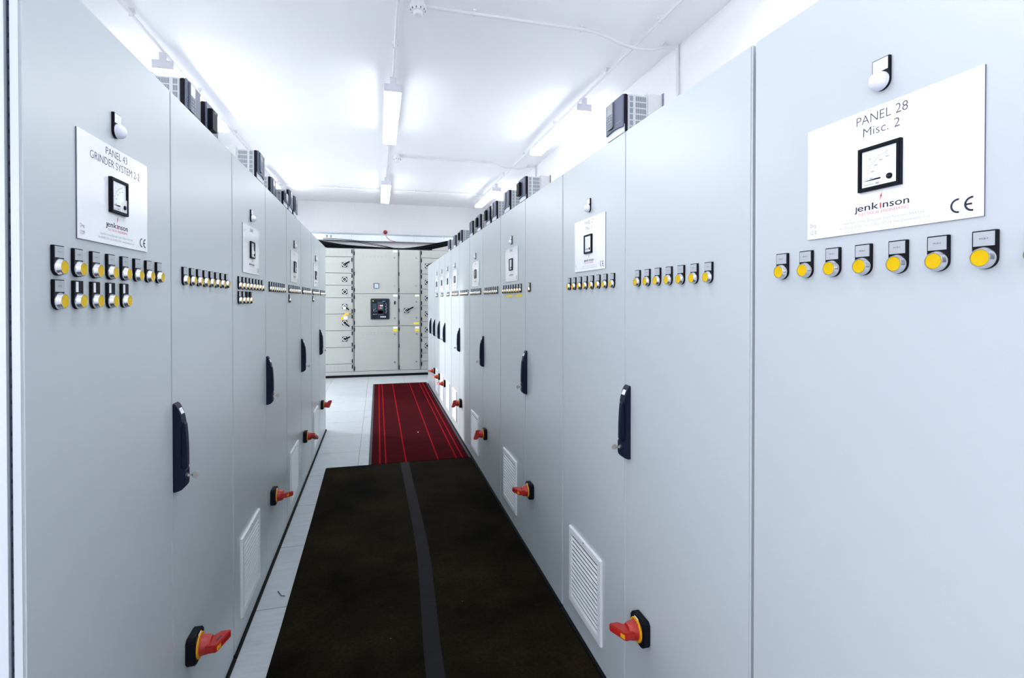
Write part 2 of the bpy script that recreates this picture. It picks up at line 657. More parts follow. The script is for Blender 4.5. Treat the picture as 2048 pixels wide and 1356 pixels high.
# ------------------------------------------------------------------ the room
XL, XR, YB, YN, CEIL = -1.92, 2.19, 10.53, -3.6, 3.30
struct('floor', MB().box(XL - .15, XR + .15, YN - .15, YB + .15, -0.12, 0.0, FLOOR_M))
struct('ceiling', MB().box(XL - .15, XR + .15, YN - .15, YB + .15, CEIL, CEIL + 0.15, CEIL_M))
struct('wall_back', MB().box(XL - .15, XR + .15, YB, YB + 0.15, 0, CEIL, WALL_BACK_M))
struct('wall_right', MB().box(XR, XR + 0.15, YN, YB, 0, CEIL, WALL_SIDE_M))
struct('wall_rear', MB().box(XL - .15, XR + .15, YN - 0.15, YN, 0, CEIL, WALL_BACK_M))
wl = MB()
wl.box(XL - 0.15, XL, YN, -1.60, 0, CEIL, WALL_SIDE_M)
wl.box(XL - 0.15, XL, -1.60, 0.20, 0, 0.70, WALL_SIDE_M)
wl.box(XL - 0.15, XL, -1.60, 0.20, 2.30, CEIL, WALL_SIDE_M)
wl.box(XL - 0.15, XL, 0.20, 6.40, 0, CEIL, WALL_SIDE_M)
wl.box(XL - 0.15, XL, 8.80, YB, 0, CEIL, WALL_SIDE_M)
wl.box(XL - 0.15, XL, 6.40, 8.80, 2.1, CEIL, WALL_SIDE_M)
struct('wall_left', wl)

# ------------------------------------------------------------------ cabinet parts (front faces -y, x runs left to right)
TOP = 1.953


def door_mesh(w):
    return MB().box(0, w, 0, 0.0165, 0.0132, TOP, PAINT, bevel=0.0035, seg=3).mesh('door')


def body_mesh(w):
    mb = MB().box(0.004, w - 0.004, 0.0218, 0.50, 0.0, TOP, PAINT_IN)
    mb.box(0.011, w - 0.011, 0.0167, 0.0217, 0.02, TOP - 0.01, FRAME_DARK)
    for k in range(76):                         # punched rail seen at the open end of the row
        z = 0.05 + k * 0.025
        mb.box(0.0100, 0.0112, 0.0172, 0.0196, z, z + 0.006, HOLE)
    return mb.mesh('body')


def plinth_mesh(w):
    return MB().box(0.002, w - 0.002, -0.010, 0.022, 0.0, 0.0125, PLINTH, bevel=0.002).mesh('plinth')


def handle_mesh():
    mb = MB()
    pr = [(0.0, .865), (-.010, .866), (-.022, .871), (-.029, .880), (-.030, .890), (-.030, .924), (-.0205, .930), (-.0190, .945), (-.0185, 1.02),
          (-.0195, 1.044), (-.0235, 1.050), (-.020, 1.070), (-.014, 1.090), (-.008, 1.102), (-.003, 1.107), (0.0, 1.107)]
    mb.prism(pr, 'x', 0.0, 0.036, NAVY, bevel=0.003, seg=2)
    return mb.mesh('door_handle')


def grip_mesh():
    gr = [(-.017, .934), (-.0275, .924), (-.0320, .930), (-.0318, .98), (-.0300, 1.02), (-.0272, 1.050), (-.0225, 1.056), (-.0195, 1.048), (-.019, 1.00)]
    return MB().prism(gr, 'x', 0.006, 0.030, NAVY, bevel=0.0025).mesh('grip')


def key_mesh():
    mb = MB().lathe([(0.028, 0.0065), (0.033, 0.0065)], (0.018, 0, 0.905), '-y', SILVER, 16)
    mb.box(0.0168, 0.0192, -0.043, -0.032, 0.9025, 0.9075, KEY)
    mb.lathe([(-.0012, 0.0), (-.0012, 0.0095), (.0012, 0.0095), (.0012, 0.0)], (0.018, -0.050, 0.906), '+x', KEY, 18)
    return mb.mesh('key')


def hlabel_mesh():
    t = math.atan2(0.014 - 0.008, 0.012)
    mb = MB().box(-.010, .010, -.0006, .0004, -.0085, .0085, STICK_W)
    mb.text('E', -0.001, 0.000, .004, .004, -.0009, INK_RED)
    bmesh.ops.transform(mb.bm, matrix=Matrix.Translation((0.018, -.0165, 1.0845)) @ Matrix.Rotation(-t + 0.08, 4, 'X'), verts=list(mb.bm.verts))
    return mb.mesh('handle_label')


def iso_plate():
    mb = MB()
    a, c = 0.041, 0.010
    oc = [(-a + c, -a), (a - c, -a), (a, -a + c), (a, a - c), (a - c, a), (-a + c, a), (-a, a - c), (-a, -a + c)]
    mb.prism(oc, 'y', -0.026, 0.0, BLACK, bevel=0.003)
    mb.box(-.012, .012, -.0268, -.0255, .034, .038, STICK_W)
    return mb.mesh('isolator_switch')


def iso_disc():
    mb = MB().lathe([(0.026, 0.036), (0.0295, 0.036), (0.0305, 0.034)], (0, 0, 0), '-y', ISO_YEL, 32)
    for k in range(5):
        a = PI / 2 + (k - 2) * 0.28
        mb.box(math.cos(a) * .0315 - .0012, math.cos(a) * .0315 + .0012, -.0309, -.0302, math.sin(a) * .0315 - .002, math.sin(a) * .0315 + .002, BLACK)
    return mb.mesh('collar')


def iso_lever(ang):
    mb = MB().lathe([(0.030, 0.0), (0.030, 0.029), (0.050, 0.0265), (0.058, 0.022), (0.060, 0.0)], (0, 0, 0), '-y', RED, 28)
    R = Matrix.Rotation(-ang, 4, 'Y')
    mb.prism([(-.030, -.046), (-.032, -.076), (-.026, -.081), (.034, -.102), (.039, -.098), (.038, -.072), (.014, -.052)], 'z', -.0115, .0115, RED, bevel=0.003, mtx=R)
    mb.prism([(-.0285, -.0788), (-.0120, -.0845), (-.0120, -.0865), (-.0285, -.0815)], 'z', -.0060, .0060, ISO_YEL, bevel=0.0006, mtx=R)
    mb.prism([(-.010, -.070), (.012, -.0785), (.012, -.0835), (-.010, -.075)], 'z', .0112, .0119, INK_BOLD, mtx=R)
    return mb.mesh('lever')


def grille_mesh():
    x0, x1, z0, z1, f = 0, .322, 0.102, 0.422, .028
    mb = MB()
    mb.ring(x0, x1, -0.009, 0.0, z0, z1, f, GRILLE, bevel=0.0022)
    mb.box(x0 + .02, x1 - .02, -.0015, -.0005, z0 + .02, z1 - .02, GRILLE_IN)
    n = 14
    for k in range(n):
        z = z0 + f + (z1 - z0 - 2 * f) * (k + 0.08) / n
        h = (z1 - z0 - 2 * f) / n
        mb.prism([(-.0085, z), (-.0068, z - h * .04), (-.0030, z + h * .42), (-.0046, z + h * .50)], 'x', x0 + f - .002, x1 - f + .002, GRILLE)
    mb.box(.155, .167, -.0095, -.008, z1 - .008, z1 - .003, GRILLE_IN)
    return mb.mesh('vent_grille')


def holder_mesh():
    pts = [(-.015, .0375), (-.015, 0.0)] + [(-.015 * math.cos(a), -.015 * math.sin(a)) for a in [PI * k / 12 for k in range(1, 12)]] + [(.015, 0.0), (.015, .0375)]
    return MB().prism(pts, 'y', -.0055, 0, BLACK, bevel=0.0007, seg=1).mesh('push_button')


def bezel_mesh():
    return MB().lathe([(.0055, .0), (.0055, .0147), (.0075, .0147), (.0085, .0141), (.0128, .0130), (.0140, .0124), (.0140, .0114), (.0132, .0112), (.0118, .0110), (.0118, 0.0)], (0, 0, 0), '-y', SILVER, 32).mesh('bezel')


def cap_mesh():
    return MB().lathe([(.0130, .0), (.0130, .0112), (.0137, .0109), (.0133, .0066), (.0131, .0)], (0, 0, 0), '-y', YELLOW, 32).mesh('button_cap')


def dome_mesh():
    pr = [(.0055, 0.0), (.0055, .0152), (.010, .0150)] + [(.010 + .0115 * math.sin(a), .0150 * math.cos(a)) for a in [PI / 2 * k / 8 for k in range(1, 8)]] + [(.0215, 0.0)]
    return MB().lathe(pr, (0, 0, 0), '-y', DOME, 32).mesh('lamp_dome')


def legend_mesh(txt):
    mb = MB()
    if txt == 'strip':
        mb.box(-.0105, -.0030, -.0062, -.0054, .0165, .0355, LEGEND_W)
        return mb.mesh('legend')
    if txt == 'blank':
        mb.box(-.0128, .0128, -.0060, -.0054, .0165, .0357, BLACK)
        return mb.mesh('legend')
    mb.box(-.0128, .0128, -.0062, -.0054, .0163, .0357, LEGEND if txt != 'LAMP' else LEGEND_W)
    if txt == 'LAMP':
        mb.text('PANEL', 0, .0272, .0085, .0024, -.0064, INK_FAINT)
        mb.text('ON', 0, .0215, .0034, .0024, -.0064, INK_FAINT)
    elif txt:
        mb.text(txt, 0, .0252, .0108, .0022, -.0064, INK)
    return mb.mesh('legend')


def plate_mesh():
    mb = MB().box(-.1475, .1475, -.0016, 0, 1.5030, 1.7090, PLATE_EDGE)
    mb.box(-.1475, .1475, -.0034, -.0016, 1.5030, 1.7090, PLATE, bevel=0.0005, seg=1)
    return mb.mesh('name_plate')


def lettering_mesh(lines, drg):
    y = -.0037
    mb = MB()
    for (s, z, w, h) in lines:
        mb.text(s, 0, z, w, h, y, INK, bold=-0.012)
    # maker's logo: dark letters, a red i with a small red flash above it
    z0 = 1.5395
    let = mb.mesh('lettering')
    mb = MB()
    mb.text('enk', -.0415, z0, .0385, .0112, y, INK_BOLD, bold=0.008, align='L')
    mb.prism([(-.0447, z0 + .0083), (-.0425, z0 + .0083), (-.0425, z0 - .0022), (-.0436, z0 - .0036), (-.0465, z0 - .0038), (-.0465, z0 - .0020), (-.0450, z0 - .0018), (-.0447, z0 - .0012)], 'y', y - .0002, y, INK_BOLD)
    mb.text('nson', .0040, z0, .0430, .0112, y, INK_BOLD, bold=0.008, align='L')
    mb.box(-.0010, .0014, y - .0002, y, z0, z0 + .0085, INK_RED)
    mb.prism([(.0026, 1.5660), (-.0012, 1.5590), (.0003, 1.5590), (-.0016, 1.5520), (.0030, 1.5605), (.0012, 1.5605)], 'y', y - .0002, y, INK_RED)
    mb.text('ELECTRICAL ENGINEERING', .0030, 1.5318, .0850, .0048, y, INK_RED, bold=-0.012)
    mb.text('Hyde Park Corner, Doncaster, South Yorkshire  DN4 5AB', 0, 1.5205, .139, .0042, y, INK_FAINT, bold=-0.01)
    mb.text('Tel: (01302) 32541  Fax: (01302) 327514  sales@ejenkinson.co.uk', 0, 1.5125, .156, .0042, y, INK_FAINT, bold=-0.01)
    logo = mb.mesh('maker_logo')
    mb = MB()
    # CE mark
    for cx, e in ((.1165, False), (.1345, True)):
        R, r, cz = .0105, .0078, 1.5225
        n = 14
        for k in range(n):
            a0, a1 = math.radians(84 + 192 * k / n), math.radians(84 + 192 * (k + 1) / n)
            mb.prism([(cx + R * math.cos(a0), cz + R * math.sin(a0)), (cx + r * math.cos(a0), cz + r * math.sin(a0)), (cx + r * math.cos(a1), cz + r * math.sin(a1)), (cx + R * math.cos(a1), cz + R * math.sin(a1))], 'y', y - .0002, y, INK_BOLD)
        if e:
            mb.box(cx - .008, cx - .0005, y - .0002, y, cz - .0013, cz + .0013, INK_BOLD)
    ce = mb.mesh('conformity_mark')
    mb = MB()
    if drg:
        mb.text(drg[0], -.1405, 1.5255, .0145, .0068, y, INK, bold=-0.012, align='L')
        if drg[1]:
            mb.text(drg[1], -.1405, 1.5120, .0145, .0072, y, INK, bold=-0.012, align='L')
    return let, logo, ce, mb.mesh('drawing_number') if drg else None


def meter_frame():
    mb = MB()
    h, f = .0365, .0062
    zc = 1.607
    mb.ring(-h, h, -.0105, -.0034, zc - h, zc + h, f, BLACK, bevel=0.0010)
    return mb.mesh('ammeter')


def meter_dial():
    zc = 1.607
    mb = MB().box(-.031, .031, -.0072, -.0034, zc - .031, zc + .031, GLASSY)
    # scale arc, ticks and figures around the pivot in the lower right
    px, pz = .0165, zc - .0165
    for k in range(21):
        a = math.radians(95 + 85 * k / 20)
        r0, r1 = .036, .0385 if k % 5 else .041
        c, s = math.cos(a), math.sin(a)
        w = .0003
        mb.prism([(px + r0 * c - w * s, pz + r0 * s + w * c), (px + r1 * c - w * s, pz + r1 * s + w * c), (px + r1 * c + w * s, pz + r1 * s - w * c), (px + r0 * c + w * s, pz + r0 * s - w * c)], 'y', -.0074, -.0072, INK_FAINT)
        if k % 5 == 0:
            mb.box(px + .030 * c - .0028, px + .030 * c + .0028, -.0074, -.0072, pz + .030 * s - .0008, pz + .030 * s + .0008, INK_FAINT)
    mb.text('A', -.016, zc + .014, .004, .0045, -.0075, INK_FAINT)
    mb.box(-.006, .000, -.0074, -.0072, zc - .0275, zc - .0245, INK_FAINT)
    mb.box(-.026, -.010, -.0074, -.0072, zc - .0268, zc - .0258, INK_FAINT)
    return mb.mesh('dial')


def meter_cover():
    zc = 1.607
    pts = [(.002, zc - .031), (.031, zc - .031), (.031, zc - .002)] + [(.031 - .029 * math.sin(a), zc - .031 + .029 * math.cos(a)) for a in [PI / 2 * k / 10 for k in range(1, 10)]]
    mb = MB().prism(pts, 'y', -.0092, -.0072, METER_W)
    return mb.mesh('dial_cover')


def meter_needle():
    zc = 1.607
    return MB().prism([(-.0265, zc - .0195), (-.006, zc - .0200), (.003, zc - .0200), (.003, zc - .0178), (-.006, zc - .0178)], 'y', -.0083, -.0076, BLACK).mesh('needle')


def meter_screw():
    zc = 1.607
    mb = MB().lathe([(.0092, 0), (.0092, .0048), (.0112, .0044), (.0114, 0)], (.0195, 0, zc - .0195), '-y', BLACK, 20)
    mb.box(.0163, .0227, -.0117, -.0113, zc - .0199, zc - .0191, FRAME_DARK)
    return mb.mesh('zero_screw')


def add_button(parent, x, z, txt, cap=True):
    h = put('push_button' if cap else 'pilot_lamp', cached('holder', holder_mesh), parent, (x, 0, z))
    put('legend', cached(('legend', txt), lambda: legend_mesh(txt)), h)
    if cap:
        put('bezel', cached('bezel', bezel_mesh), h)
        put('button_cap', cached('cap', cap_mesh), h)
    else:
        put('lamp_dome', cached('dome', dome_mesh), h)
    return h


def add_plate(parent, cx, lines, drg):
    p = put('name_plate', cached('plate', plate_mesh), parent, (cx, 0, 0))
    for nm, me in zip(('lettering', 'maker_logo', 'conformity_mark', 'drawing_number'), cached(('let', str(lines)), lambda: lettering_mesh(lines, drg))):
        if me:
            put(nm, me, p)
    m = put('ammeter', cached('meter', meter_frame), parent, (cx, 0, 0))
    put('dial', cached('dial', meter_dial), m)
    put('dial_cover', cached('mcover', meter_cover), m)
    put('needle', cached('needle', meter_needle), m)
    put('zero_screw', cached('mscrew', meter_screw), m)


def add_handle(parent, x):
    h = put('door_handle', cached('handle', handle_mesh), parent, (x, 0, 0))
    put('grip', cached('grip', grip_mesh), h)
    put('handle_label', cached('hlabel', hlabel_mesh), h)
    put('key', cached('key', key_mesh), h)


def add_isolator(parent, x, ang):
    s = put('isolator_switch', cached('iso', iso_plate), parent, (x, 0, 0.365), label='black isolator plate with red lever on a yellow collar')
    put('collar', cached('isod', iso_disc), s)
    put('lever', cached(('isol', ang), lambda: iso_lever(math.radians(ang))), s)


def cabinet(side, y_left, w, label, group, leaves=2, plate=None, drg=None, row1=8, row2=(), leaf2=8, ang=None, legends=False, grille=True, handle=True, b0=None, tapes=False):
    """y_left: world Y of the cabinet's left end as one faces it."""
    if side == 'L':
        t = thing('control_cabinet', label, 'cabinet', (-FACE_L, y_left, 0), PI / 2, group)
    else:
        t = thing('control_cabinet', label, 'cabinet', (FACE_R, y_left, 0), -PI / 2, group)
    put('body', cached(('body', round(w, 3)), lambda: body_mesh(w)), t)
    put('plinth', cached(('plinth', round(w, 3)), lambda: plinth_mesh(w)), t)
    lw = w / leaves
    for k in range(leaves):
        a = k * lw + (0.0045 if k == 0 else 0.0012)
        b = (k + 1) * lw - (0.0045 if k == leaves - 1 else 0.0012)
        put('door', cached(('door', round(b - a, 4)), lambda: door_mesh(b - a)), t, (a, 0, 0))
    if plate:
        add_button(t, lw / 2, 1.7460, 'LAMP', cap=False)
        add_plate(t, lw / 2, plate, drg)
    x0 = b0 if b0 is not None else 0.09
    n = 1
    for i in range(row1):
        add_button(t, x0 + .06 * i, 1.4455, ('MCB-%d' % n) if legends else '')
        n += 1
    for i in range(leaf2 if leaves == 2 else 0):
        add_button(t, lw + 0.09 + .06 * i, 1.4455, ('MCB-%d' % n) if legends else '')
        n += 1
    if row2:
        for i, k in enumerate(row2):
            add_button(t, x0 + .06 * i, 1.3865, k)
    if tapes:
        for (a, b) in ((.085, .105), (.175, .315), (.385, .530)):
            put('tape_mark', MB().prism([(a, 1.405), (b, 1.408), (b + .004, 1.420), (b - .03, 1.424), (a + .002, 1.419)], 'y', -.0008, 0, TAPE_Y).mesh('tape_mark'), t, label='hand-cut yellow tape mark')
    if handle:
        add_handle(t, lw + 0.004 if leaves == 2 else 0.012)
    if ang is not None:
        add_isolator(t, lw + 0.128 if leaves == 2 else 0.062, ang)
    if grille:
        put('vent_grille', cached('grille', grille_mesh), t, (0.10 if leaves == 2 else 0.14, 0, 0))
    return t


FACE_L, FACE_R = 0.53908, 0.80066
P43 = (('PANEL 43', 1.6865, .091, .0155), ('GRINDER SYSTEM 2-2', 1.6640, .211, .0155))
P28 = (('PANEL 28', 1.6855, .088, .0150), ('Misc. 2', 1.6640, .063, .0145))
P27 = (('PANEL 27', 1.6855, .088, .0150), ('Misc. 1', 1.6640, .060, .0145))
PX = (('PANEL', 1.6855, .064, .0150),)
GL, GR = 'control cabinets in the left row', 'control cabinets in the right row'
cabinet('L', 0.967, 1.2, 'pale grey double-door control cabinet with white plate reading PANEL 43 GRINDER SYSTEM 2-2', GL, plate=P43, drg=('Dwg', '1229'),
        row2=('MCB-9', 'strip', 'strip', 'strip', 'strip'), ang=3, legends=True)
cabinet('L', 2.167, 1.2, 'pale grey control cabinet directly behind the PANEL 43 cabinet, four buttons in its second row', GL, plate=PX, row2=('', '', 'blank', 'blank'), ang=-12)
cabinet('L', 3.367, 1.2, 'pale grey control cabinet in the left row, second behind the PANEL 43 cabinet', GL, plate=PX, row2=('',), ang=-40)
cabinet('L', 4.567, 1.2, 'pale grey control cabinet ending the left row at the far open floor', GL, plate=PX, row2=('',), ang=75)
cabinet('R', 0.96, 1.2, 'pale grey control cabinet with large white plate reading PANEL 28 Misc. 2', GR, plate=P28, drg=('Drg.', '1210'), ang=0, legends=True)
cabinet('R', 2.16, 1.2, 'pale grey double-door control cabinet with white plate reading PANEL 27 Misc. 1', GR, plate=P27, drg=('Drg.', ''), leaf2=7, ang=184, legends=True)
cabinet('R', 3.36, 1.2, 'pale grey control cabinet with yellow tape marks under its row of buttons', GR, plate=PX, leaf2=1, ang=180, tapes=True)
cabinet('R', 4.56, 1.2, 'pale grey control cabinet directly behind the cabinet with yellow tape marks', GR, plate=PX, ang=-80)
cabinet('R', 5.76, 1.2, 'pale grey double-door control cabinet second behind the yellow-taped one', GR, plate=PX, ang=-80)
for yl, lab in ((6.33, 'narrow single-door grey cabinet nearest of the three narrow ones in the right row'),
                (6.91, 'narrow single-door grey cabinet in the middle of the three narrow ones, right row'),
                (7.49, 'narrow single-door grey cabinet farthest of the three with small plates, right row')):
    cabinet('R', yl, 0.57 if yl < 6.5 else 0.58, lab, GR, leaves=1, plate=PX, row1=4, b0=.22, ang=180)
cabinet('R', 8.55, 1.06, 'plain grey cabinet without plate or buttons at the far end of the right row', GR, row1=0, leaf2=0, grille=False)


# ------------------------------------------------------------------ inverter drives on top of the cabinets
def drive_body(h):
    mb = MB().box(0, .132, .013, .087, 0, h, DRV_BODY, bevel=.002)
    for sx, s in ((0, -1), (.132, 1)):
        for r in range(6):
            z1 = h - .006 - r * .0205
            z0 = max(z1 - .0165, .002)
            if z1 < .006:
                continue
            for k in range(4):
                y = .0195 + k * .0034
                mb.box(sx - .0003, sx + .0003, y, y + .0019, z0, z1, DRV_SLOT)
            for k in range(10):
                y = .042 + k * .0040
                mb.box(sx - .0003, sx + .0003, y, y + .0022, z0, z1, DRV_SLOT)
    return mb.mesh('case')


def drive_sink(h):
    mb = MB().box(.003, .129, .087, .144, 0, h + .010, DRV_SINK, bevel=.0015)
    mb.box(-.004, .136, .144, .147, 0, h + .014, DRV_TRIM)
    return mb.mesh('heatsink')


def drive_bezel(h):
    return MB().box(0, .132, 0, .013, 0, h, BLACK, bevel=.002).mesh('bezel')


def drive_front(h):
    # shaped lower edge, dipping towards the keypad side
    low = [(.001 + .130 * k / 12, .020 + .006 * math.sin(PI * k / 12) - .002 * k / 12) for k in range(13)]
    return MB().prism(low + [(.131, h - .001), (.001, h - .001)], 'y', -.006, 0, DRV_FRONT, bevel=.001, seg=1).mesh('front_cover')


def drive_low():
    return MB().box(.001, .131, -.0005, .003, 0, .028, DRV_LOW, bevel=.001).mesh('lower_cover')


def drive_keypad(h):
    mb = MB().box(.018, .066, -.011, -.006, .036 * h / .128, h - .004, DRV_TRIM, bevel=.002)
    mb.box(.022, .062, -.0118, -.0108, h - .045, h - .008, DRV_LCD)
    for r in range(5):
        for c in range(3):
            z = h - .055 - r * .0098
            if z > .024:
                mb.box(.0225 + c * .0138, .0335 + c * .0138, -.0122, -.0108, z, z + .0060, DRV_KEYS)
    for k in range(4):
        mb.box(.007, .011, -.0066, -.0058, h - .060 - k * .008, h - .057 - k * .008, BLACK)
    mb.box(.078, .122, -.0065, -.0058, .040 * h / .128, .043 * h / .128, DRV_TRIM)
    return mb.mesh('keypad')


def drive_blank(h):
    mb = MB().box(.010, .064, -.022, -.006, .034 * h / .128, h - .020, BLACK, bevel=.002)
    mb.box(.030, .050, -.0224, -.0218, h - .030, h - .027, DRV_TRIM)
    return mb.mesh('blank_cover')


def drive(side, y_left, label, kind, setback=0.0, h=.128):
    g = 'inverter drives on top of the %s row' % ('left' if side == 'L' else 'right')
    if side == 'L':
        t = thing('inverter_drive', label, 'inverter drive', (-FACE_L - setback, y_left, TOP), PI / 2, g)
    else:
        t = thing('inverter_drive', label, 'inverter drive', (FACE_R + setback, y_left, TOP), -PI / 2, g)
    put('case', cached(('dc', h), lambda: drive_body(h)), t)
    put('heatsink', cached(('ds', h), lambda: drive_sink(h)), t)
    put('bezel', cached(('db', h), lambda: drive_bezel(h)), t)
    put('front_cover', cached(('df', h), lambda: drive_front(h)), t)
    put('lower_cover', cached('dl', drive_low), t)
    if kind == 'k':
        put('keypad', cached(('dk', h), lambda: drive_keypad(h)), t)
    else:
        put('blank_cover', cached(('dn', h), lambda: drive_blank(h)), t)


drive('R', 1.702, 'inverter drive with keypad standing alone above the PANEL 27 cabinet', 'k')
drive('R', 2.884, 'black-covered inverter drive nearest above the cabinet with yellow tape marks', 'b')
drive('R', 3.250, 'inverter drive with keypad second above the cabinet with yellow tape marks', 'k')
drive('R', 3.618, 'inverter drive with keypad nearest above the cabinet behind the yellow-taped one', 'k')
drive('R', 3.826, 'inverter drive close behind a keypad drive, fifth along the right row', 'b')
drive('R', 4.188, 'inverter drive with black cover sixth along the right row', 'b')
drive('R', 4.545, 'inverter drive with keypad seventh along the right row', 'k')
drive('R', 5.150, 'inverter drive with black cover eighth along the right row', 'b')
drive('R', 5.552, 'small-looking inverter drive ninth along the right row', 'k')
drive('R', 5.990, 'last inverter drive of the right row, in front of the black cable bundle', 'k')
drive('L', 1.805, 'nearest inverter drive on the left row, vented side showing', 'k', setback=.042)
drive('L', 1.998, 'inverter drive with black cover just behind the nearest one, left row', 'b', setback=.042)
drive('L', 2.594, 'inverter drive standing alone third along the left row', 'k')
drive('L', 3.125, 'inverter drive fourth along the left row, after the lone one', 'k', setback=.042)
drive('L', 3.285, 'low inverter drive fifth along the left row', 'k', h=.082)
drive('L', 3.458, 'inverter drive sixth along the left row, second from its far end', 'k')
drive('L', 3.655, 'last inverter drive at the far end of the left row group', 'k')

# ------------------------------------------------------------------ mats
rm = thing('rubber_mat', 'long black-brown rubber mat covering the aisle floor in the foreground', 'mat', (0, 0, 0))
mb = MB().prism([(-.405, -.30), (.789, -.30), (.789, 4.43), (.735, 4.432), (-.405, 4.448), (-.417, 4.440), (-.406, 3.4), (-.400, 2.3)], 'z', 0.0005, 0.007, RUBBER_M, bevel=0.002, seg=1)
put('mat_sheet', mb.mesh('mat_sheet'), rm)
cl = [(.236, -.3), (.236, .6), (.216, 1.3), (.203, 1.9), (.222, 2.4), (.237, 2.87), (.2305, 3.5), (.222, 4.0), (.2165, 4.436)]
sm = sweep([(x, y, 0) for x, y in cl], 4)
left = [(p.x - .034, p.y) for p in sm]
right = [(p.x + .034, p.y) for p in sm]
mb = MB()
for i in range(len(sm) - 1):
    mb.prism([left[i], right[i], right[i + 1], left[i + 1]], 'z', 0.0068, 0.0082, TAPE_GREY)
put('joint_tape', mb.mesh('joint_tape'), rm, label='grey tape strip running along the mat')

rc = thing('carpet_runner', 'dark red carpet runner with bright red stripes beyond the rubber mat', 'carpet', (0, 0, 0))
put('carpet_pile', MB().box(-.056, .770, 4.450, 8.680, 0.0005, 0.007, CARPET_M).mesh('carpet_pile'), rc)
mb = MB().box(-.079, -.056, 4.450, 8.695, .0005, .0055, MAT_EDGE)
mb.box(.770, .790, 4.450, 8.695, .0005, .0055, MAT_EDGE)
mb.box(-.056, .770, 8.680, 8.695, .0005, .0055, MAT_EDGE)
put('edging', mb.mesh('edging'), rc, label='grey rubber edging')

mb = MB().tube(sweep([(-.462, 2.625, .003), (-.450, 2.600, .004), (-.440, 2.578, .006), (-.424, 2.577, .003)], 4), .0022, DEBRIS, 6)
tag(put('cable_tie', mb.mesh('cable_tie')), 'snipped dark cable tie lying on the pale floor beside the mat', 'cable tie')
mb = MB().box(.395, .410, 5.400, 5.412, .0072, .0105, LEGEND_W, bevel=.003)
tag(put('paper_scrap', mb.mesh('paper_scrap')), 'tiny pale scrap lying on the red carpet runner', 'scrap')

# ------------------------------------------------------------------ ceiling lights
ROWS = {'left': -1.56, 'middle': 0.128, 'right': 1.84}


def lamp_meshes():
    L_ = 1.5
    hz = MB().box(-.0725, .0725, .004, L_ - .004, .033, .066, LAMP_BODY, bevel=.004)
    pts = [(-.070, .033), (-.066, .008), (-.058, .0005), (.058, .0005), (.066, .008), (.070, .033)]
    df = MB().prism(pts, 'y', .006, L_ - .006, LAMP_GLOW)
    dt = MB().prism(pts, 'y', .006, L_ - .006, BOOST_GLOW)
    ec = MB().box(-.0735, .0735, 0, .006, .001, .066, LAMP_CAP, bevel=.002)
    br = MB().box(-.026, .026, .002, .005, .064, .124, LAMP_CAP)
    br.lathe([(0, .010), (.003, .010), (.003, .007), (.0045, 0)], (0, .002, .108), '-y', LAMP_CAP, 16)
    br.box(-.026, .026, .002, .060, .122, .125, LAMP_CAP)
    return hz.mesh('lamp_housing'), df.mesh('diffuser'), ec.mesh('end_cap'), br.mesh('bracket'), dt.mesh('diffuser')


LM = lamp_meshes()
lamp_labels = {
    ('middle', 1): 'bright fluorescent batten in the middle ceiling row, nearer of the two in sight',
    ('middle', 2): 'small distant fluorescent batten in the middle ceiling row, before the back wall',
    ('right', 1): 'long bright fluorescent batten above the right cabinet row, nearer one',
    ('right', 2): 'distant fluorescent batten above the right cabinet row, near the back wall',
    ('left', 1): 'fluorescent batten above the left row, its pale end behind the nearest drive',
    ('left', 2): 'fluorescent batten above the left row, hidden behind the far drives',
    ('left', 0): 'fluorescent batten overhead of the camera in the left ceiling row',
    ('middle', 0): 'fluorescent batten overhead of the camera in the middle ceiling row',
    ('right', 0): 'fluorescent batten overhead of the camera in the right ceiling row',
    ('left', -1): 'rearmost fluorescent batten of the left ceiling row',
    ('middle', -1): 'rearmost fluorescent batten of the middle ceiling row',
    ('right', -1): 'rearmost fluorescent batten of the right ceiling row'}
for row, x in ROWS.items():
    for k in (-1, 0, 1, 2):
        y = 4.40 + 3.6 * (k - 1)
        t = thing('fluorescent_light', lamp_labels[(row, k)], 'light', (x, y, 3.125), 0, 'fluorescent battens under the ceiling')
        put('lamp_housing', LM[0], t)
        put('diffuser', LM[4] if row == 'left' else LM[1], t, label='glowing white diffuser')
        put('end_cap', LM[2], t)
        put('end_cap', LM[2], t, (0, 1.494, 0))
        put('bracket', LM[3], t)
        put('bracket', LM[3], t, (0, 1.436, 0))

# ------------------------------------------------------------------ conduits on the ceiling
def saddle(mb, p, axis):
    x, y, z = p
    if axis == 'y':
        mb.box(x - .022, x + .022, y - .010, y + .010, z + .010, CEIL, PIPE)
        mb.box(x - .015, x + .015, y - .008, y + .008, z - .013, z + .012, PIPE, bevel=.003)
    elif axis == 'x':
        mb.box(x - .010, x + .010, y - .022, y + .022, z + .010, CEIL, PIPE)
        mb.box(x - .008, x + .008, y - .015, y + .015, z - .013, z + .012, PIPE, bevel=.003)


def conduit(name, pts, r, label, clips, axis, group='conduits on the ceiling', smooth=False):
    t = thing(name, label, 'conduit', pts[0], 0, group)
    o = Vector(pts[0])
    mb = MB().tube([Vector(p) - o for p in (sweep(pts) if smooth else pts)], r, PIPE, 12)
    put('pipe', mb.mesh('pipe'), t)
    cs = MB()
    me = None
    for c in clips:
        cm = MB()
        saddle(cm, (0, 0, 0) if False else c, axis)
        bmesh.ops.translate(cm.bm, verts=list(cm.bm.verts), vec=-Vector(c))
        put('pipe_clip', cm.mesh('pipe_clip'), t, Vector(c) - o)
    cs.bm.free()
    return t


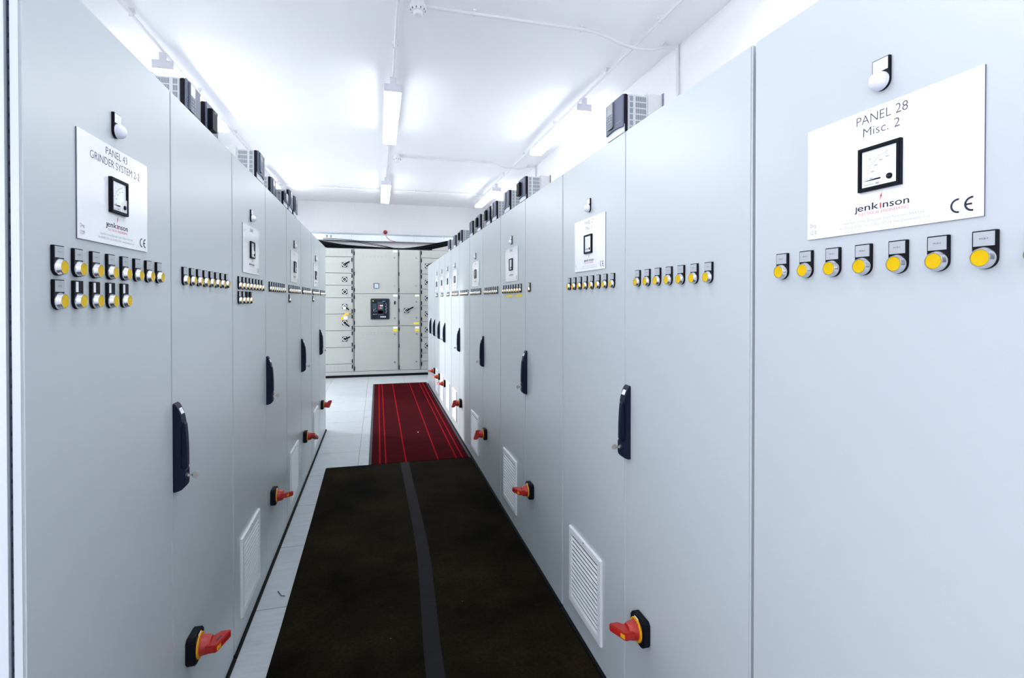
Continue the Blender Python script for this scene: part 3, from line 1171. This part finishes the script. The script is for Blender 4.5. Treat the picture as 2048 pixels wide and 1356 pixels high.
for row, x in ROWS.items():
    conduit('ceiling_conduit', [(x, -3.2, 3.262), (x, 9.6, 3.262)], .0115,
            {'left': 'white conduit carrying the left row of ceiling lights', 'middle': 'white conduit running down the middle of the ceiling', 'right': 'white conduit carrying the right row of ceiling lights'}[row],
            [(x, y, 3.262) for y in (.6, 1.9, 3.1, 3.9, 5.2, 6.4, 7.5, 8.9)], 'y')
ZC = 3.278
conduit('branch_conduit', [(.29, 3.345, ZC), (.62, 3.35, ZC), (1.14, 3.35, ZC), (1.46, 3.36, ZC), (1.58, 3.38, ZC - .012), (1.72, 3.40, 3.238), (1.84, 3.41, 3.232), (1.96, 3.41, 3.238), (2.06, 3.41, ZC - .01), (2.12, 3.414, ZC), (2.172, 3.414, ZC - .01), (2.176, 3.414, 3.2), (2.176, 3.414, 1.2)], .011,
        'white conduit from the nearer smoke detector to the right wall and down', [(.62, 3.35, ZC), (1.38, 3.357, ZC), (2.06, 3.41, ZC)], 'x', smooth=True)
conduit('branch_conduit', [(.29, 6.93, ZC), (.70, 6.93, ZC), (1.30, 6.93, ZC), (1.50, 6.93, ZC), (1.60, 6.94, ZC - .012), (1.72, 6.96, 3.238), (1.84, 6.97, 3.232), (1.96, 6.97, 3.238), (2.06, 6.98, ZC - .01), (2.12, 6.984, ZC), (2.172, 6.984, ZC - .01), (2.176, 6.984, 3.2), (2.176, 6.984, 1.2)], .011,
        'white conduit from the farther smoke detector to the right wall', [(.70, 6.93, ZC), (1.40, 6.93, ZC), (2.06, 6.98, ZC)], 'x', smooth=True)
conduit('branch_conduit', [(-1.91, 9.12, ZC), (-.7, 9.12, ZC), (.6, 9.10, ZC), (2.18, 9.06, ZC)], .010,
        'thin white conduit crossing the whole ceiling near the back wall', [(-.67, 9.12, ZC), (.62, 9.10, ZC), (1.3, 9.083, ZC)], 'x')

for y, lab in ((3.335, 'white smoke detector on the ceiling nearer the camera'), (6.93, 'white smoke detector on the ceiling beyond the nearer light')):
    t = thing('smoke_detector', lab, 'smoke detector', (.252, y, CEIL), 0, 'smoke detectors on the ceiling')
    put('base', MB().lathe([(0, 0), (0, .040), (.028, .042), (.030, .052), (.048, .052), (.052, .048), (.052, 0)], (0, 0, 0), '-z', PVC, 32).mesh('base'), t)
    mb = MB().lathe([(.052, 0), (.052, .046), (.068, .043), (.070, .030), (.088, .029), (.092, .024), (.094, 0)], (0, 0, 0), '-z', PVC, 32)
    for k in range(10):
        a = 2 * PI * k / 10
        mb.lathe([(.055, .0035), (.066, .0035)], (.0445 * math.cos(a), .0445 * math.sin(a), 0), '-z', DRV_SLOT, 8)
    put('sensor_head', mb.mesh('sensor_head'), t)

# ------------------------------------------------------------------ switchgear across the end of the room
YS = 9.57


def hinge(t, x, z):
    put('hinge', cached('hinge', lambda: MB().box(-.008, .008, -.014, 0, -.034, .034, BLACK, bevel=.003).mesh('hinge')), t, (x, 0, z))


def keylock(t, x, z):
    def f():
        mb = MB().lathe([(0, .0145), (.006, .0145), (.008, .012), (.008, 0)], (0, 0, 0), '-y', DRV_SLOT, 20)
        mb.lathe([(.008, .008), (.0085, .008), (.0085, 0)], (0, 0, 0), '-y', SILVER, 14)
        return mb.mesh('keylock')
    put('keylock', cached('keylock', f), t, (x, 0, z))


def rotary(t, x, z, ang, lever):
    def base():
        mb = MB().box(-.043, .043, -.010, 0, -.043, .043, BLACK, bevel=.004)
        return mb.mesh('rotary_switch')

    def ring():
        mb = MB()
        n = 24
        for k in range(n):
            a0, a1 = 2 * PI * k / n, 2 * PI * (k + 1) / n
            mb.prism([(.038 * math.cos(a0), .038 * math.sin(a0)), (.027 * math.cos(a0), .027 * math.sin(a0)), (.027 * math.cos(a1), .027 * math.sin(a1)), (.037 * math.cos(a1), .037 * math.sin(a1))], 'y', -.0112, -.0098, WHITE_RING)
        return mb.mesh('dial_ring')

    def lev():
        mb = MB().lathe([(.010, .021), (.030, .019), (.032, 0)], (0, 0, 0), '-y', BLACK, 20)
        R = Matrix.Rotation(-math.radians(ang), 4, 'Y')
        if lever:
            mb.prism([(-.006, -.030), (.030, -.030), (.045, -.052), (lever, -.056), (lever, -.072), (.035, -.068), (.010, -.045)], 'z', -.012, .012, BLACK, bevel=.003, mtx=R)
        else:
            mb.prism([(-.024, -.031), (.024, -.031), (.024, -.046), (-.024, -.046)], 'z', -.008, .008, BLACK, bevel=.002, mtx=R)
        mb.prism([(.000, -.0465 if not lever else -.0335), (.016, -.0465 if not lever else -.0335), (.016, -.0475 if not lever else -.0345), (0, -.0475 if not lever else -.0345)], 'z', -.003, .003, WHITE_RING, mtx=R)
        mb.box(-.014, .010, -.0335, -.0315, -.010, -.002, WHITE_RING)
        return mb.mesh('switch_lever')
    s = put('rotary_switch', cached('rsb', base), t, (x, 0, z))
    put('dial_ring', cached('rsr', ring), s)
    put('switch_lever', cached(('rsl', ang, lever), lev), s)


def slots(mb, x0, x1, z0, z1, cols, rows, frac=.62, y=-.0005):
    for r in range(rows):
        z = z0 + (z1 - z0) * (r + .3) / rows
        for c in range(cols):
            x = x0 + (x1 - x0) * (c + (1 - frac) / 2) / cols
            mb.box(x, x + (x1 - x0) * frac / cols, y, .0006, z, z + (z1 - z0) * .30 / rows, SLOT)


def swg_section(x0, x1, label):
    t = thing('switchgear_cabinet', label, 'switchgear', ((x0 + x1) / 2, YS, 0), 0, 'switchgear cabinets across the end of the room')
    w = (x1 - x0) / 2
    put('body', MB().box(-w, w, .018, .60, .105, 2.31, SWG_GAP).box(-w, w, .03, .60, 2.29, 2.312, SWG).mesh('body'), t)
    put('base_rail', MB().box(-w, w, -.002, .5, .045, .104, SWG, bevel=.002).mesh('base_rail'), t)
    put('plinth', MB().box(-w, w, .012, .5, 0, .046, PLINTH).mesh('plinth'), t)
    return t, (x0 + x1) / 2


def swg_door(t, c, x0, x1, z0, z1, vents=None, name='door'):
    mb = MB().box(x0 - c + .002, x1 - c - .002, 0, .020, z0 + .0035, z1 - .0035, SWG, bevel=.002)
    if vents:
        vx0, vx1, vz0, vz1, cols, rows = vents
        slots(mb, vx0 - c, vx1 - c, vz0, vz1, cols, rows)
    return put(name, mb.mesh(name), t)


def sticker(t, c, x0, x1, z0, z1, m, name='sticker', label=None):
    put(name, MB().box(x0 - c, x1 - c, -.0014, 0, z0, z1, m).mesh(name), t, label=label)


# left section
t, c = swg_section(-1.22, -.421, 'grey switchgear section of stacked switch compartments beside the left row')
zs = [2.305, 2.156, 1.866, 1.648, 1.427, 1.138, .842, .543, .247, .107]
put('hinge_post', MB().box(-.433 - c, -.421 - c, -.004, .02, .107, 2.305, SWG_POST).mesh('hinge_post'), t)
for i in range(9):
    v = (-1.14, -.505, zs[i + 1] + .02, zs[i] - .03, 9, 6) if i in (0, 8) else None
    swg_door(t, c, -1.22, -.434, zs[i + 1], zs[i], v, 'vent_panel' if v else 'compartment_door')
    hinge(t, -.446 - c, zs[i] - .05)
    if zs[i] - zs[i + 1] > .16:
        hinge(t, -.446 - c, zs[i + 1] + .05)
for z, a, lv in ((2.014, 32, .105), (1.755, 0, 0), (1.535, 90, 0), (1.271, -38, .095), (.981, -38, .105), (.691, 25, .105)):
    rotary(t, -.572 - c, z, a, lv)
# breaker section
t, c = swg_section(-.420, .362, 'wide grey switchgear section with the dark square circuit breaker panel')
put('hinge_post', MB().box(.351 - c, .362 - c, -.004, .02, .107, 2.305, SWG_POST).mesh('hinge_post'), t)
swg_door(t, c, -.408, .350, 1.500, 2.305, (-.289, .236, 2.150, 2.200, 8, 3))
swg_door(t, c, -.408, .350, .914, 1.500, (-.289, .236, 1.438, 1.462, 8, 1))
swg_door(t, c, -.408, .350, .107, .914, (-.289, .236, .752, .815, 8, 2))
for z in (2.22, 1.86, 1.57, 1.44, 1.20, .98, .86, .55, .16):
    hinge(t, -.409 - c, z)
for z in (2.159, 1.645, 1.058, .765, .253):
    keylock(t, .297 - c, z)
mt = put('panel_meter', MB().box(-.074 - c, .020 - c, -.012, 0, 1.597, 1.690, BREAKER_FR, bevel=.003).mesh('panel_meter'), t)
put('meter_glass', MB().box(-.062 - c, .012 - c, -.0135, -.011, 1.603, 1.680, mat('meter_glass', (.42, .52, .58), .15, var=(30, .15))).mesh('meter_glass'), mt)
bk = put('circuit_breaker', MB().box(-.128 - c, .203 - c, -.022, 0, 1.036, 1.413, BREAKER_FR, bevel=.010, seg=3).mesh('circuit_breaker'), t, label='dark circuit breaker front with small coloured buttons')
mb = MB().box(-.106 - c, .180 - c, -.0245, -.020, 1.056, 1.394, BREAKER, bevel=.002)


def bpx(px, py, w, h, m, d=.0015):
    """Small mark on the breaker front; px, py run 0..1 from its top left corner."""
    x = -.128 + .331 * px - c
    z = 1.413 - .377 * py
    mb.box(x - w / 2, x + w / 2, -.0245 - d, -.0243, z - h / 2, z + h / 2, m)


bpx(.135, .115, .020, .014, TAPE_Y)
bpx(.70, .125, .044, .010, CYAN)
bpx(.22, .36, .075, .10, mat('breaker_blue', (.010, .035, .050), .3))
bpx(.52, .47, .10, .24, mat('breaker_panel', (.03, .034, .055), .45))
for (px, py, m) in ((.45, .34, INK_RED), (.535, .34, WHITE_RING), (.615, .34, WHITE_RING), (.45, .455, INK_RED), (.54, .455, LEGEND), (.625, .455, GREEN)):
    bpx(px, py, .023, .022, m, .004)
bpx(.46, .575, .040, .014, CYAN)
bpx(.585, .575, .034, .012, mat('breaker_violet', (.08, .05, .14), .5))
bpx(.52, .66, .09, .05, mat('breaker_grey', (.05, .055, .07), .45))
for k in range(7):
    bpx(.815 + .02 * (k % 2), .23 + .075 * k, .020, .009, LEGEND if k > 1 else INK_FAINT)
for (px, py) in ((.17, .52), (.17, .56), (.17, .60), (.25, .50), (.29, .59), (.15, .75), (.21, .75), (.30, .75)):
    bpx(px, py, .014, .009, LEGEND)
bpx(.66, .875, .100, .024, mat('breaker_label', (.45, .49, .52), .4))
bpx(.42, .865, .016, .032, BREAKER_FR)
put('breaker_face', mb.mesh('breaker_face'), bk)
lk = put('latch_handle', MB().box(.286 - c, .310 - c, -.018, 0, 1.305, 1.368, BLACK, bevel=.004).mesh('latch_handle'), t)
sticker(t, c, .268, .343, 2.258, 2.292, STICK_W, label='small white door label')
sticker(t, c, .270, .345, 1.450, 1.485, STICK_W, label='small white door label')
sticker(t, c, .269, .346, .863, .900, STICK_W, label='small white door label')
sticker(t, c, .267, .347, .812, .856, TAPE_Y, label='yellow warning label')
# narrow section
t, c = swg_section(.363, .757, 'narrow grey switchgear section with one black lever switch and yellow labels')
put('hinge_post', MB().box(.747 - c, .757 - c, -.004, .02, .107, 2.305, SWG_POST).mesh('hinge_post'), t)
for z0, z1 in ((1.500, 2.305), (.912, 1.500), (.107, .912)):
    swg_door(t, c, .376, .746, z0, z1)
for z in (2.22, 1.86, 1.57, 1.44, 1.20, .98, .86, .55, .16):
    hinge(t, .372 - c, z)
for z in (2.160, 1.646, 1.353, 1.059, .766, .250):
    keylock(t, .686 - c, z)
rotary(t, .505 - c, 1.194, 28, .140)
sticker(t, c, .661, .735, 1.451, 1.486, mat('cream_label', (.85, .83, .55), .5), label='small cream door label')
sticker(t, c, .662, .734, .861, .900, STICK_W, label='small white door label')
sticker(t, c, .661, .739, .813, .855, TAPE_Y, label='yellow warning label')
put('sticker', MB().prism([(.681 - c + .054 * math.cos(a), .959 + .020 * math.sin(a)) for a in [2 * PI * k / 16 for k in range(16)]], 'y', -.0014, 0, TAPE_Y).mesh('sticker'), t, label='oval yellow label')
# right section
t, c = swg_section(.758, 1.62, 'grey switchgear section of stacked switch compartments behind the right row')
zs = [2.305, 2.163, 1.865, 1.582, 1.281, .986, .696, .404, .257, .107]
for i in range(9):
    v = (.839, 1.52, zs[i + 1] + .03, zs[i] - .03, 9, 5) if i in (0, 8) else None
    swg_door(t, c, .772, 1.62, zs[i + 1], zs[i], v, 'vent_panel' if v else 'compartment_door')
    hinge(t, .778 - c, zs[i] - .05)
    if zs[i] - zs[i + 1] > .16:
        hinge(t, .778 - c, zs[i + 1] + .05)
for z, a, lv in ((2.016, 30, .105), (1.714, 0, 0), (1.421, 0, 0), (1.131, 90, 0), (.836, 0, 0), (.540, 0, 0)):
    rotary(t, .885 - c, z, a, lv)

# lock-out tag hanging on the fourth switch
t = thing('lockout_tag', 'yellow lock-out tag with white card hanging on a switch of the stacked compartments', 'tag', (-.572, YS - .085, 1.27), 0)
mb = MB().box(-.024, .026, -.006, .008, -.045, -.002, PADLOCK, bevel=.005)
mb.tube(sweep([(-.014, .002, -.005), (-.014, .002, .016), (0, .002, .026), (.014, .002, .016), (.014, .002, -.005)], 4), .0035, SILVER, 8)
put('padlock', mb.mesh('padlock'), t)
mb = MB().prism([(-.030, -.160), (-.010, -.170), (.072, -.140), (.078, -.118), (.060, -.098), (.030, -.108)], 'y', -.003, 0, TAG_Y)
mb.prism([(-.062, -.215), (-.052, -.176), (-.012, -.176), (-.010, -.225), (-.050, -.230)], 'y', -.001, .001, TAG_Y)
put('tag_sheet', mb.mesh('tag_sheet'), t)
put('tag_card', MB().box(-.012, .052, -.004, -.001, -.222, -.170, STICK_W).mesh('tag_card'), t)
put('tag_string', MB().tube(sweep([(0, -.002, -.04), (-.01, -.002, -.08), (.02, -.002, -.105), (-.005, -.002, -.175)], 4), .0012, PIPE, 6).mesh('tag_string'), t)

# ------------------------------------------------------------------ trunking, cables and sounder on the back wall
t = thing('cable_trunking', 'galvanised cable trunking along the back wall above the switchgear', 'trunking', (0, YB - .002, 0))
mb = MB().box(XL + .01, XR - .01, -.10, 0, 2.545, 2.662, TRAY, bevel=.003)
put('trunking_body', mb.mesh('trunking_body'), t)
mb = MB().box(XL + .01, XR - .01, -.108, 0, 2.664, 2.688, TRAY_LIP, bevel=.002)
put('trunking_lid', mb.mesh('trunking_lid'), t, label='darker folded lid edge')
for x in (-.98, -.49, .08, .70, 1.3):
    for z in (2.57, 2.64):
        put('screw', cached('screw', lambda: MB().lathe([(0, .006), (.003, .005), (.003, 0)], (0, 0, 0), '-y', DRV_SLOT, 10).mesh('screw')), t, (x, -.10, z))
for x in (-.945, -.870):
    put('knockout', cached('knock', lambda: MB().box(-.016, .016, -.002, 0, -.026, .026, SLOT, bevel=.0005).mesh('knockout')), t, (x, -.10, 2.612))

rng = random.Random(11)
n = 0
for k in range(20):
    side = -1 if k % 2 == 0 else 1
    d = rng.random()
    yc = YS + .05 + .031 * k
    if side < 0:
        pts = [(-1.55, yc, 2.50 + .03 * d), (-1.15, yc, 2.475 - .035 * d), (-.90, yc, 2.435 - .055 * d), (-.55, yc, 2.385 - .045 * d), (-.1, yc, 2.345 - .01 * d), (.30, yc, 2.328), (.72, yc, 2.326), (.98, yc, 2.325)]
    else:
        pts = [(1.75, yc, 2.585 + .02 * d), (1.42, yc, 2.535 - .045 * d), (1.10, yc, 2.465 - .055 * d), (.80, yc, 2.395 - .045 * d), (.52, yc, 2.345 - .012 * d), (.30, yc, 2.328), (-.05, yc, 2.326), (-.30, yc, 2.325)]
    mb = MB().tube(sweep(pts, 5), (.0125 + .002 * rng.random()), CABLE, 8)
    tag(put('power_cable', mb.mesh('power_cable')), 'black power cable sagging from the left end onto the switchgear top' if side < 0 else 'black power cable sagging from the right end onto the switchgear top', 'cable', 'black cables over the switchgear')
for dz in (0, .02):
    yt = YS + .69 + dz * 1.5
    pts = [(-1.0, yt, 2.55 - dz), (-.55, yt, 2.54 - dz), (-.2, yt, 2.49 - dz), (.15, yt, 2.43 - dz * .5), (.45, yt, 2.37), (.7, yt, 2.318)]
    tag(put('thin_cable', MB().tube(sweep(pts, 5), .0055, CABLE, 6).mesh('thin_cable')), 'thin black cable strung higher than the bundle below the trunking', 'cable', 'thin cables below the trunking')

t = thing('fire_sounder', 'round red fire alarm sounder on the back wall above the trunking', 'alarm', (.146, YB, 2.735))
put('base', MB().lathe([(0, .040), (.030, .042), (.034, .040), (.034, 0)], (0, 0, 0), '-y', SIREN, 28).mesh('base'), t)
put('dome', MB().lathe([(.034, .036), (.045, .035), (.062, .028), (.072, .015), (.075, 0)], (0, 0, 0), '-y', SIREN, 28).mesh('dome'), t)
mb = MB().tube(sweep([Vector((.146, YB, 2.735)) + Vector(p) for p in ((.0, -.006, -.044), (.004, -.118, -.046), (.012, -.120, -.085), (.042, -.120, -.125), (.085, -.118, -.158), (.145, -.116, -.178), (.20, -.114, -.19))], 5), .0048, REDCABLE, 8)
tag(put('alarm_cable', mb.mesh('alarm_cable')), 'red cable curling down over the trunking from the red sounder', 'cable')
